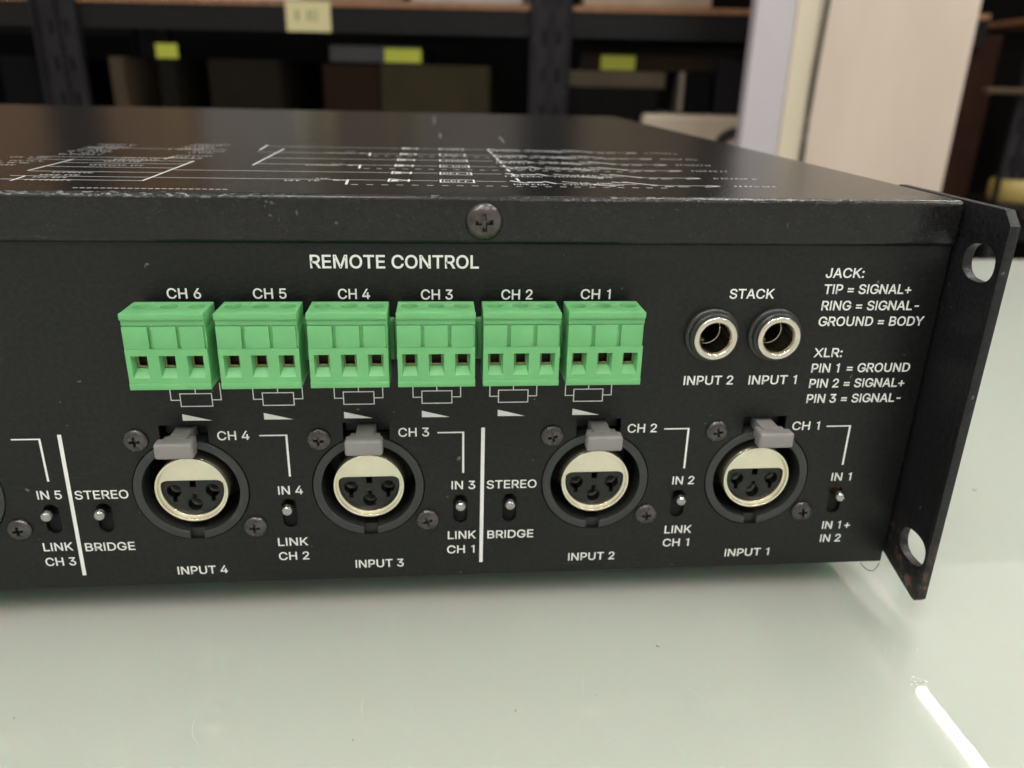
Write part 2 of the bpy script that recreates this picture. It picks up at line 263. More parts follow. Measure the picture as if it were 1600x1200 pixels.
GLYPH = json.loads('''{"A":[[16,0,201,509,276,509,463,0,395,0,287,302,282,317,276,334,270,352,264,372,257,394,250,420,241,447,232,478,245,478,236,447,228,419,220,393,213,371,206,351,201,333,195,317,191,302,85,0],[110,142,110,199,370,199,370,142]],"B":[[60,0,60,509,241,509,266,508,289,504,310,499,329,491,345,481,359,469,371,456,381,442,388,426,394,410,397,392,398,374,397,358,395,344,392,331,387,320,380,310,373,301,365,293,356,286,347,280,336,275,326,270,315,267,315,262,327,261,339,257,351,252,363,245,374,237,385,227,394,216,402,203,409,189,414,173,417,155,418,136,417,117,413,100,408,83,400,67,390,52,377,39,362,28,344,18,324,10,301,4,275,1,247,0],[125,57,245,57,272,58,296,63,315,70,330,80,341,92,349,105,354,120,355,137,355,149,352,161,348,173,342,184,335,194,327,203,317,211,306,218,293,224,279,228,264,230,248,231,125,231],[125,285,238,285,252,286,265,288,277,291,288,296,299,302,308,309,316,317,323,326,329,337,333,348,335,359,336,372,334,388,330,403,323,417,313,429,299,439,283,446,263,450,240,452,125,452]],"C":[[267,-7,235,-5,205,1,177,11,150,25,126,42,104,63,86,88,70,115,57,146,48,179,42,215,40,254,42,293,48,329,57,362,70,393,86,421,104,445,126,466,150,484,177,498,205,508,235,514,267,516,286,515,305,513,323,509,340,504,357,498,373,490,388,481,402,471,415,460,427,447,438,433,448,418,456,402,463,385,469,367,473,348,408,348,405,361,401,373,395,384,389,395,382,404,375,413,366,421,357,428,348,435,337,440,327,445,315,449,304,452,292,454,280,455,267,456,245,454,223,450,203,443,184,432,166,419,150,403,137,385,125,364,116,340,109,314,105,285,103,254,105,223,109,194,116,168,125,145,137,123,151,105,166,89,184,76,203,66,223,59,245,54,267,53,280,53,292,55,304,57,315,60,327,64,337,69,348,74,357,81,366,88,375,96,382,105,389,114,395,125,401,136,405,148,408,160,473,160,469,142,463,124,457,107,448,91,438,76,428,62,416,49,402,38,388,28,373,19,357,11,341,5,323,0,305,-4,286,-6]],"D":[[219,0,96,0,96,57,215,57,244,58,272,63,296,70,318,81,337,94,354,110,368,128,379,149,388,172,394,198,398,226,399,255,398,285,394,312,388,337,379,361,368,381,354,399,338,415,320,428,299,438,275,446,249,450,221,452,93,452,93,509,225,509,261,507,294,501,325,492,353,478,377,461,399,441,418,418,433,391,446,361,455,329,460,293,462,255,460,217,455,181,446,149,433,119,417,92,398,68,376,48,351,31,322,17,291,8,256,2],[125,509,125,0,60,0,60,509]],"E":[[60,0,60,509,372,509,372,452,125,452,125,286,355,286,355,229,125,229,125,57,375,57,375,0]],"G":[[269,-7,236,-5,205,1,176,11,149,25,125,43,104,64,85,88,69,116,57,146,47,179,42,215,40,254,42,293,47,329,57,362,69,393,85,421,103,445,125,466,149,484,175,498,203,508,233,514,265,516,285,515,304,513,322,509,340,504,358,497,374,489,389,480,403,469,416,458,429,445,439,431,449,416,458,401,465,384,470,367,474,349,408,349,404,361,399,372,393,383,387,393,380,403,373,411,365,420,356,427,347,434,337,439,326,444,315,448,304,452,291,454,279,455,265,456,243,454,222,450,202,443,183,432,166,419,150,404,137,385,125,364,116,340,109,314,105,285,103,254,105,223,109,194,116,168,125,145,137,124,151,105,166,90,184,76,203,66,224,59,246,54,269,53,290,54,309,57,328,63,345,71,360,81,374,93,386,107,396,123,404,141,410,160,414,180,415,202,434,199,283,199,283,256,478,256,478,200,476,170,471,141,463,115,451,91,436,69,419,50,399,33,377,19,352,8,326,0,298,-5]],"H":[[60,0,60,509,125,509,125,289,392,289,392,509,457,509,457,0,392,0,392,232,125,232,125,0]],"I":[[60,0,60,509,117,509,117,0]],"J":[[185,-7,153,-4,124,3,98,15,75,33,57,55,44,81,36,111,33,145,33,173,98,173,98,145,99,123,104,104,111,88,122,74,134,64,149,56,166,51,185,50,204,51,220,56,235,64,248,74,258,88,266,104,270,123,272,145,272,509,336,509,336,145,334,111,326,81,313,55,294,33,271,15,246,3,217,-4]],"K":[[104,145,104,216,113,228,122,239,130,250,139,261,148,272,157,282,165,293,174,303,184,314,193,324,202,334,212,344,364,509,448,509,231,276,228,276],[60,0,60,509,125,509,125,334,124,225,125,193,125,0],[372,0,188,259,228,309,449,0]],"L":[[60,0,60,509,125,509,125,57,361,57,361,0]],"M":[[60,0,60,509,152,509,277,187,280,181,282,174,285,167,287,159,299,123,302,113,305,103,308,93,311,84,322,49,307,49,318,83,330,121,342,158,345,167,348,174,350,181,352,187,476,509,568,509,568,0,504,0,504,291,504,327,505,369,506,413,507,457,513,457,509,445,505,433,502,421,498,409,482,363,478,352,474,341,471,331,467,322,456,291,342,0,286,0,170,291,168,297,165,304,162,312,159,321,145,361,141,372,137,384,133,396,129,408,125,420,121,432,116,445,112,457,119,457,120,416,121,372,122,328,122,291,122,0]],"N":[[60,0,60,509,136,509,343,183,347,176,352,169,357,160,363,151,369,141,375,130,381,119,388,107,394,94,401,82,407,68,414,55,405,54,403,68,402,81,401,95,401,108,400,121,400,134,399,146,399,157,399,195,399,509,463,509,463,0,387,0,202,290,196,300,190,310,184,320,177,331,171,342,164,354,156,367,148,381,108,452,119,454,122,384,123,368,123,354,124,340,124,328,125,317,125,307,125,298,125,291,125,0]],"O":[[267,-7,235,-5,205,1,177,11,150,25,126,42,105,63,86,88,70,115,57,146,48,179,42,215,40,254,42,293,48,329,57,362,70,393,86,421,105,445,126,466,150,484,177,498,205,508,235,514,267,516,299,514,329,508,357,498,384,484,408,466,429,445,448,421,464,393,477,362,486,329,491,293,493,254,491,215,486,179,477,146,464,115,448,88,429,63,408,42,384,25,357,11,329,1,299,-5],[267,53,289,54,310,59,330,66,349,76,367,89,383,105,396,123,408,144,418,168,425,194,429,223,430,254,429,286,425,314,418,341,408,365,396,386,383,404,367,420,349,433,330,443,310,450,289,454,267,456,245,454,223,450,203,443,184,433,167,420,151,404,137,385,125,364,116,340,109,314,105,285,103,254,105,223,109,194,116,168,125,144,137,123,151,105,167,89,184,76,203,66,223,59,245,54]],"P":[[60,0,60,509,235,509,263,507,289,503,312,497,332,487,350,476,366,462,379,447,390,430,398,411,404,391,407,370,409,348,407,325,404,304,398,284,390,265,379,248,366,233,350,219,332,207,312,198,289,191,263,187,235,186,109,186,109,242,233,242,252,243,269,246,284,250,297,256,308,264,318,272,327,282,333,294,338,306,342,319,344,333,344,348,344,362,342,376,338,389,333,402,326,413,318,423,308,431,297,439,284,444,268,449,251,451,232,452,125,452,125,0]],"R":[[60,0,60,509,236,509,264,507,290,504,313,497,333,489,351,478,367,465,380,450,390,433,399,415,405,395,408,374,409,352,408,330,405,309,399,290,390,271,380,255,367,240,351,228,333,217,312,209,289,203,264,199,236,198,96,198,96,255,234,255,252,256,269,258,284,262,298,267,309,273,319,281,327,290,334,300,339,312,342,324,344,338,345,352,344,367,342,380,339,393,334,405,327,415,319,425,309,433,298,440,284,445,269,449,252,451,233,452,125,452,125,0],[353,0,230,229,303,229,428,0]],"S":[[224,-9,197,-8,172,-4,149,1,128,9,108,19,91,31,76,45,64,60,54,77,46,96,41,115,38,137,104,137,107,123,110,110,116,98,123,88,132,79,142,71,154,64,166,59,180,55,194,52,209,50,224,49,241,50,257,52,272,55,286,60,299,66,311,74,321,82,329,92,336,102,341,114,345,126,346,139,345,151,342,161,338,171,332,179,325,186,316,193,307,199,296,205,284,209,272,214,259,218,245,222,184,239,154,249,128,260,105,274,86,289,71,307,60,326,54,348,52,372,53,393,58,413,65,431,75,448,87,463,102,476,119,488,138,498,158,506,180,511,203,514,227,516,252,514,275,511,296,505,316,498,334,488,351,476,365,463,377,449,387,433,394,415,399,397,401,378,337,378,334,396,326,412,316,426,302,437,286,447,267,453,247,457,225,459,209,458,194,456,180,452,167,448,156,442,145,435,136,427,129,418,123,409,118,398,116,387,115,376,116,363,119,352,124,342,131,334,139,326,148,319,158,313,169,308,180,304,191,300,202,296,212,293,264,279,276,276,287,272,299,268,312,264,324,258,336,252,347,245,359,238,369,229,379,220,387,209,395,198,401,185,405,171,407,155,408,139,407,118,403,99,396,81,386,64,374,48,360,34,343,21,323,11,302,2,278,-4,252,-8]],"T":[[32,452,32,509,417,509,417,452,257,452,257,0,193,0,193,452]],"U":[[259,-8,230,-7,203,-2,177,5,154,15,133,28,114,43,98,60,85,80,74,101,66,124,62,148,60,173,60,509,124,509,124,178,125,160,128,144,133,128,141,113,150,99,160,87,173,77,187,68,203,61,220,56,239,53,259,52,279,53,298,56,315,61,331,68,345,77,357,87,368,99,377,113,384,128,389,144,392,160,393,178,393,509,457,509,457,173,456,148,451,124,443,101,433,80,419,60,403,43,384,28,363,15,340,5,315,-2,288,-7]],"X":[[18,0,86,0,456,509,388,509],[388,0,456,0,86,509,18,509]],"Y":[[203,0,203,208,16,509,91,509,192,344,200,331,208,318,215,305,222,292,229,279,236,264,243,248,250,230,224,230,231,248,237,265,244,280,251,293,258,306,265,318,273,331,280,344,381,509,455,509,268,208,268,0]],"1":[[205,0,205,398,108,398,108,436,150,441,180,453,203,475,215,509,262,509,262,0]],"2":[[64,0,64,47,234,229,248,243,261,257,272,270,282,282,291,294,299,305,305,316,311,327,315,337,318,348,320,360,320,371,319,385,317,397,313,408,308,419,301,428,293,436,283,443,273,449,262,454,250,457,237,459,224,460,209,459,196,457,184,453,172,447,162,441,153,433,145,424,139,413,134,402,130,390,128,376,127,362,66,362,67,384,71,405,77,424,86,442,98,459,111,473,126,486,143,496,162,505,182,511,203,514,225,516,247,514,268,511,288,505,306,497,323,486,337,474,350,461,361,445,370,428,376,411,380,392,381,372,380,358,378,345,375,331,371,318,365,304,357,290,347,275,336,259,322,241,306,223,288,202,267,180,153,60,153,57,389,57,389,0]],"3":[[218,-7,195,-6,173,-3,152,2,133,10,114,19,98,30,83,43,70,57,60,74,52,91,46,111,44,132,109,132,111,119,115,107,120,97,126,87,134,78,144,71,154,64,165,59,178,55,191,52,204,50,219,50,234,51,248,53,262,56,275,61,287,67,297,74,307,83,315,93,321,104,325,116,328,130,329,145,328,158,326,172,322,184,316,196,308,207,299,217,288,226,275,234,260,240,242,244,223,247,201,248,157,248,157,299,288,448,288,452,70,452,70,509,372,509,372,461,211,278,211,289,239,290,264,288,287,284,308,276,327,265,344,253,359,239,371,222,381,205,387,186,392,166,393,145,392,123,387,103,380,84,370,66,358,50,344,36,327,23,309,12,288,4,266,-2,243,-6]],"4":[[40,105,40,158,247,509,311,509,109,166,109,163,413,163,413,105],[282,0,282,121,282,146,282,318,343,318,343,0]],"5":[[221,-7,199,-6,178,-2,159,3,140,11,123,21,108,32,94,45,83,60,73,76,66,93,62,111,60,130,122,130,124,119,127,108,132,98,138,89,145,80,154,73,163,66,173,60,184,56,196,52,208,50,221,50,236,51,250,53,264,58,276,64,288,72,298,82,307,92,314,104,320,117,324,131,327,146,328,162,327,178,324,193,320,208,314,221,306,233,297,244,286,254,275,262,262,269,248,273,233,276,218,277,205,276,192,275,180,272,167,268,156,264,145,258,136,252,128,246,67,253,96,509,366,509,366,452,151,452,134,301,136,301,145,308,155,315,166,320,178,325,190,329,203,331,216,333,229,334,247,333,263,330,279,326,294,321,308,314,321,306,334,296,345,285,355,273,364,260,372,246,379,231,384,215,388,199,390,181,391,163,390,139,385,117,379,95,369,76,357,57,343,41,327,27,309,15,289,6,268,-1,245,-5]],"6":[[226,-7,203,-5,182,-1,161,5,142,15,125,26,109,40,96,56,84,74,75,94,69,115,65,138,64,162,65,180,68,199,73,219,80,239,89,261,102,285,118,311,137,340,252,509,322,509,151,261,145,261,149,268,154,275,159,281,165,288,172,293,179,299,187,303,196,307,205,310,214,312,224,314,235,314,257,313,278,309,298,303,316,295,332,284,346,271,359,257,370,240,378,221,384,201,388,180,389,157,388,134,384,112,377,92,368,73,356,55,343,39,327,26,310,14,291,5,271,-2,249,-6],[226,48,241,49,254,52,267,56,279,63,289,70,299,79,307,90,314,101,320,114,324,128,327,142,327,157,327,173,324,187,320,201,314,213,307,225,299,235,289,244,279,251,267,258,254,262,241,264,226,265,212,264,198,262,186,258,174,252,163,244,153,235,145,225,138,214,132,201,128,188,126,174,125,158,126,143,128,128,132,114,138,102,145,90,153,79,163,70,174,63,186,56,198,52,212,49]],"=":[[72,245,72,301,381,301,381,245],[72,97,72,153,381,153,381,97]],"+":[[198,34,198,364,255,364,255,34],[61,172,61,226,391,226,391,172]],"-":[[337,244,337,188,114,188,114,244]],":":[[95,-4,86,-4,78,-1,70,3,63,9,57,16,53,24,50,32,50,41,50,50,53,59,57,66,63,73,70,79,78,83,86,86,95,87,104,86,113,83,121,79,128,73,134,66,138,59,140,50,141,41,140,32,138,24,134,16,128,9,121,3,113,-1,104,-4],[95,271,86,272,78,274,70,278,63,284,57,291,53,299,50,307,50,316,50,325,53,334,57,342,63,349,70,354,78,359,86,361,95,362,104,361,113,359,121,354,128,349,134,342,138,334,140,325,141,316,140,307,138,299,134,291,128,284,121,278,113,274,104,272]]}''')
ADV = json.loads('''{"A":480,"B":456,"C":510,"D":502,"E":419,"G":520,"H":517,"I":177,"J":396,"K":467,"L":393,"M":628,"N":523,"O":533,"P":445,"R":449,"S":447,"T":449,"U":517,"X":474,"Y":472,"0":453,"1":453,"2":453,"3":453,"4":453,"5":453,"6":453,"=":453,"+":453,"-":453,":":188," ":188}''')
TEXT=[("CH 6",-53.3,-46.9,66.29,2.22),("CH 5",-36.9,-30.5,66.27,2.07),("CH 4",-20.4,-14.2,66.18,2.07),("CH 3",-4.0,2.3,66.04,2.08),("CH 2",12.2,18.5,66.02,2.09),("CH 1",28.5,34.6,66.09,2.02),("REMOTE CONTROL",-25.4,7.5,72.42,2.53),
("STACK",59.9,69.4,66.14,1.96),("JACK:",80.0,88.3,70.60,1.91),
("TIP = SIGNAL+",80.2,99.4,67.13,1.85),("RING = SIGNAL-",80.3,101.9,63.56,1.95),
("GROUND = BODY",80.2,103.7,60.08,1.96),("XLR:",80.4,86.7,53.01,1.89),("PIN 1 = GROUND",80.4,102.9,49.46,1.98),("PIN 2 = SIGNAL+",80.5,102.4,45.88,2.04),("PIN 3 = SIGNAL-",80.5,102.3,42.25,2.06),("INPUT 2",52.1,63.0,46.88,2.05),("INPUT 1",66.6,77.3,46.83,2.02),("IN 5",-85.6,-80.7,22.40,1.91),("LINK",-86.7,-80.6,9.61,2.00),("CH 3",-86.9,-80.6,5.82,2.30),("STEREO",-78.0,-67.1,22.21,2.15),("BRIDGE",-78.0,-67.6,9.31,2.27),("CH 4",-47.1,-40.6,35.56,1.92),("INPUT 4",-59.3,-48.5,2.53,2.19),("IN 4",-35.7,-30.5,22.25,2.20),("LINK",-36.8,-30.3,9.22,2.24),("CH 2",-36.9,-30.3,5.51,2.27),("CH 3",-9.4,-2.9,35.66,2.01),("IN 3",1.9,7.1,22.57,2.08),("LINK",1.0,7.3,9.75,2.19),("CH 1",0.8,7.0,5.95,2.14),("STEREO",9.7,20.8,22.53,2.17),("BRIDGE",10.0,20.5,9.64,2.37),("INPUT 3",-20.0,-9.2,2.83,2.23),("CH 2",40.6,47.1,35.72,2.06),("IN 2",52.0,57.0,22.50,2.14),("LINK",51.4,57.7,9.61,2.13),("CH 1",51.3,57.5,6.06,2.11),("INPUT 2",29.0,39.9,2.97,2.29),("INPUT 1",66.7,77.5,2.76,2.24),("CH 1",78.2,84.5,35.67,2.07),("IN 1",89.7,94.4,22.52,1.93),("IN 1+",89.7,96.5,9.62,2.03),("IN 2",89.8,94.8,6.00,2.15),]

# ------------------------------------------------------------------ table (the surface the amplifier stands on)
TZ = -8.0
def make_table():
    m, nt, b = newmat('back_painted_glass')
    L = nt.links.new
    tc = nt.nodes.new('ShaderNodeTexCoord'); ob = tc.outputs['Object']
    n = nt.nodes.new('ShaderNodeTexNoise'); n.inputs['Scale'].default_value = 9; n.inputs['Detail'].default_value = 4; L(ob, n.inputs['Vector'])
    mx = nt.nodes.new('ShaderNodeMix'); mx.data_type = 'RGBA'; L(n.outputs['Fac'], mx.inputs[0])
    mx.inputs[6].default_value = (0.50, 0.54, 0.485, 1); mx.inputs[7].default_value = (0.53, 0.57, 0.515, 1)
    # tiny specks of dust and dirt
    n2 = nt.nodes.new('ShaderNodeTexNoise'); n2.inputs['Scale'].default_value = 230; n2.inputs['Detail'].default_value = 1; L(ob, n2.inputs['Vector'])
    r2 = nt.nodes.new('ShaderNodeMapRange'); r2.inputs['From Min'].default_value = 0.80; r2.inputs['From Max'].default_value = 0.815; L(n2.outputs['Fac'], r2.inputs['Value'])
    mx2 = nt.nodes.new('ShaderNodeMix'); mx2.data_type = 'RGBA'; L(r2.outputs['Result'], mx2.inputs[0]); L(mx.outputs[2], mx2.inputs[6]); mx2.inputs[7].default_value = (0.25, 0.24, 0.20, 1)
    L(mx2.outputs[2], b.inputs['Base Color'])
    b.inputs['Roughness'].default_value = 0.45
    b.inputs['Specular IOR Level'].default_value = 0.1
    b.inputs['Coat Weight'].default_value = 1.0; b.inputs['Coat IOR'].default_value = 1.5
    b.inputs['Subsurface Weight'].default_value = 0.8
    b.inputs['Subsurface Radius'].default_value = (0.4, 1.0, 0.75); b.inputs['Subsurface Scale'].default_value = 0.022
    # faint wipe marks: streaky coat roughness
    mp = nt.nodes.new('ShaderNodeMapping'); mp.inputs['Rotation'].default_value = (0, 0, 0.9); mp.inputs['Scale'].default_value = (14, 120, 1); L(ob, mp.inputs['Vector'])
    n3 = nt.nodes.new('ShaderNodeTexNoise'); n3.inputs['Scale'].default_value = 1.0; n3.inputs['Detail'].default_value = 6; L(mp.outputs['Vector'], n3.inputs['Vector'])
    r3 = nt.nodes.new('ShaderNodeMapRange'); r3.inputs['From Min'].default_value = 0.35; r3.inputs['From Max'].default_value = 0.75; r3.inputs['To Min'].default_value = 0.0; r3.inputs['To Max'].default_value = 0.02
    L(n3.outputs['Fac'], r3.inputs['Value']); L(r3.outputs['Result'], b.inputs['Coat Roughness'])
    t = empty('table', (80, -150, -760))
    tag(t, 'pale grey green glass topped table under the black amplifier', 'table')
    bm = bmesh.new(); box(bm, -1080, 1120, -650, 530, 760+TZ-12, 760+TZ, 1.5, 3)
    obj_bm('tabletop', bm, m, t, smooth=False)
    ml = mat('table_leg_paint', (0.2, 0.2, 0.2), 0.5)
    for sx in (-1040, 1080):
        for sy in (-600, 490):
            bm = bmesh.new(); box(bm, sx-25, sx+25, sy-25, sy+25, 2, 760+TZ-12.5, 2)
            obj_bm('leg', bm, ml, t)
    # hairline arcs scratched into the glass
    ms = mat('scratch_white', (0.56, 0.59, 0.52), 0.4)
    def arc(cx, cy, r, a0, a1, w):
        bm = bmesh.new(); n_ = 16; vs = []
        for i in range(n_+1):
            a = rad(a0+(a1-a0)*i/n_); ww = w*math.sin(math.pi*i/n_)+0.01
            vs.append((bm.verts.new((cx+(r-ww)*math.cos(a), cy+(r-ww)*math.sin(a), 0)), bm.verts.new((cx+(r+ww)*math.cos(a), cy+(r+ww)*math.sin(a), 0))))
        for p, q in zip(vs, vs[1:]): bm.faces.new((p[0], p[1], q[1], q[0]))
        for v in bm.verts: v.co.z = 760+TZ+0.02
        obj_bm('scratch', bm, ms, t)
    # world position -> table local (subtract table origin)
    for (x, y, r, a0, a1, w) in ((-40.5, -33.5, 7.5, 165, 235, 0.11), (-9.5, -31.5, 7, 160, 205, 0.09), (37.0, -30, 9, 150, 185, 0.05), (62, -24, 14, 200, 232, 0.06)):
        arc(x-80, y+150, r, a0, a1, w)
    # flecks stuck on the glass beside the lamp reflection
    mf = mat('white_fleck', (0.8, 0.8, 0.76), 0.3)
    bm = bmesh.new()
    for k in range(34):
        near = k < 20
        x = (98.6 if near else 99.5)+random.gauss(0, 1.3 if near else 2.6); y = (-32.6 if near else -24)+random.gauss(0, 1.3 if near else 3.0); s = random.uniform(0.1, 0.32) if near else random.uniform(0.06, 0.16)
        c = Vector((x-80, y+150, 760+TZ+0.03)); a = random.uniform(0, 3.1)
        vs = [bm.verts.new(c+Vector((s*random.uniform(.5, 1.6)*math.cos(a+i*1.26), s*random.uniform(.4, 1.2)*math.sin(a+i*1.26), 0))) for i in range(5)]
        bm.faces.new(vs)
    tag(obj_bm('flecks', bm, mf, t), kind='stuff')
make_table()

# ------------------------------------------------------------------ amplifier
AMP = empty('amplifier', (0, 0, TZ))
tag(AMP, 'black rack mount power amplifier with green terminal plugs and round sockets on its back panel', 'amplifier')
UP = (0, 0, -TZ)
XR = 106.6
XLR = [71.6, 34.1, -16.2, -53.9, -104.2]
XZ = 23.75
SLOT = [(91.45, 0), (53.75, 0), (14.85, 0), (3.8, 0), (-33.7, 0), (-72.7, 0), (-83.5, 0)]
SZ = 17.5
PLUG = [31.95, 15.47, -1.05, -17.7, -34.4, -51.2]
JACK = [(56.9, 58.3), (70.6, 58.3)]

def slotloop(cx, cz, hw, hh, n=8):
    r = hw
    return [(cx+r*math.cos(rad(a)), cz+hh-r+r*math.sin(rad(a))) for a in [180*i/n for i in range(n+1)]] + \
           [(cx+r*math.cos(rad(a)), cz-hh+r+r*math.sin(rad(a))) for a in [180+180*i/n for i in range(n+1)]]
def xlr_hole(cx):
    """round opening with the small square recess for the latch above it"""
    R, w, t = 12.2, 4.9, 39.1-XZ
    a = math.degrees(math.acos(w/R))
    pts = [(cx+R*math.cos(rad(q)), XZ+R*math.sin(rad(q))) for q in [180-a + (180+2*a)*i/60 for i in range(61)]]
    return pts + [(cx+w, XZ+t), (cx-w, XZ+t)]
outer = [(-332, 0), (XR-0.3, 0), (XR-0.3, 77.6), (-332, 77.6)]
holes = [xlr_hole(x) for x in XLR] + [slotloop(x, SZ, 1.55, 3.6) for x, _ in SLOT] + [circ(x, z, 4.2, 40) for x, z in JACK]
panel = obj_bm('rear_panel', plate([outer]+holes, 0, 1.2, 0.06, 1), m_panel, AMP, UP)

bm = bmesh.new()                       # folded tray: bottom, sides and front plate
box(bm, -332, XR-0.3, 1.25, 343, 0.02, 1.2); box(bm, -333, -332.02, 0.2, 343, 0, 77); box(bm, XR-1.4, XR-0.02, 1.3, 343, 1.25, 77)
box(bm, -333, XR, 343.1, 346, -0.5, 86.0)
obj_bm('chassis', bm, m_lid, AMP, UP)
bm = bmesh.new()                       # black liner, no real part, added to keep the inside dark
box(bm, -331, XR-2, 40, 41, 1.3, 76)
obj_bm('dark_liner', bm, m_void, AMP, UP)

# lid: top sheet with rolled edges and a skirt that laps over the rear panel
bm = bmesh.new(); box(bm, -333.5, XR+0.35, -1.1, 343, 77.3, 86.8, 1.2, 6)
lid = obj_bm('lid', bm, m_lid, AMP, UP)

# bracket ears with rack slots
def ear_loop():
    return [(25, 86.8), (-12.2, 86.8), (-14.8, 84.0), (-14.8, -0.3), (-13.8, -1.4), (-12.6, -1.4), (1.8, 2.4), (25, 2.4)]
def slot_h(cy, cz, hw, hh, tilt=0):
    out = []
    for a in range(0, 360, 15):
        c, s_ = math.cos(rad(a)), math.sin(rad(a))
        e = 0.8
        px = hw*(abs(c)**e)*(1 if c > 0 else -1); pz = hh*(abs(s_)**e)*(1 if s_ > 0 else -1)
        out.append((cy+px, cz+pz+tilt*px))
    return out
def make_ear(x, side):
    bm = curve_mesh([ear_loop(), slot_h(-8.3, 75.7, 4.8, 3.7), slot_h(-9.0, 9.9, 4.9, 3.7)], 2.1, 0.12)
    for v in bm.verts: v.co = Vector((v.co.z+1.05, v.co.x, v.co.y))
    bmesh.ops.recalc_face_normals(bm, faces=bm.faces)
    return obj_bm('mounting_bracket', bm, m_ear, AMP, (x, 0, -TZ), autos=40)
make_ear(107.0, 1)
make_ear(-336.4, -1)

# feet
for x in (70, -290):
    for y in (60, 300):
        bm = bmesh.new(); lathe(bm, [(0, 0), (9, 0), (10, 1.5), (10, 8.0)], 24, 'z', cap1=True)
        obj_bm('foot', bm, m_rubber, AMP, (x, y, 0), autos=40)

# ------------------------------------------------------------------ screws
def make_screw(name, R, H, cr, cd, parent, loc, cross_rot=0, m=m_screw, countersunk=False):
    bm = bmesh.new()
    prof = [(0, -H)] + [(R*math.sin(rad(a)), -H*(math.cos(rad(a))**0.8)) for a in (18, 34, 48, 60, 70, 78, 84)] + [(R, 0.0), (R, 0.6)]
    lathe(bm, prof, 40, cap1=True)
    o = obj_bm(name, bm, m, parent, loc)
    cb = bmesh.new()
    w = cr*0.27
    c1, c2 = math.cos(cross_rot), math.sin(cross_rot)
    # tapered phillips cross as one 12-sided star prism
    star = [(w, w), (w, cr), (-w, cr), (-w, w), (-cr, w), (-cr, -w), (-w, -w), (-w, -cr), (w, -cr), (w, -w), (cr, -w), (cr, w)]
    f = [cb.verts.new((x*c1-z*c2, -H-1, x*c2+z*c1)) for x, z in star]
    b2 = [cb.verts.new(((x*c1-z*c2)*0.55, -H+cd, (x*c2+z*c1)*0.55)) for x, z in star]
    cb.faces.new(f); cb.faces.new(b2[::-1])
    for i in range(12): cb.faces.new((f[i], b2[i], b2[(i+1) % 12], f[(i+1) % 12]))
    bmesh.ops.recalc_face_normals(cb, faces=cb.faces)
    c = obj_bm('cutter', cb, m_void, None)
    for v in c.data.vertices: pass
    # boolean in the screw's own space
    o.location = (0, 0, 0); par = o.parent; o.parent = None
    boolean_diff(o, c)
    o.parent = par; o.location = Vector(loc)*MM
    o.data.polygons.foreach_set('use_smooth', [True]*len(o.data.polygons)); o.data.set_sharp_from_angle(angle=rad(38))
    return o
scr = make_screw('lid_screw', 3.65, 1.75, 2.15, 1.6, AMP, (8.45, -1.1, 81.9-TZ), 0.05)
for x in (-150, -290): copy_tree(scr, AMP, dx=x-8.45)

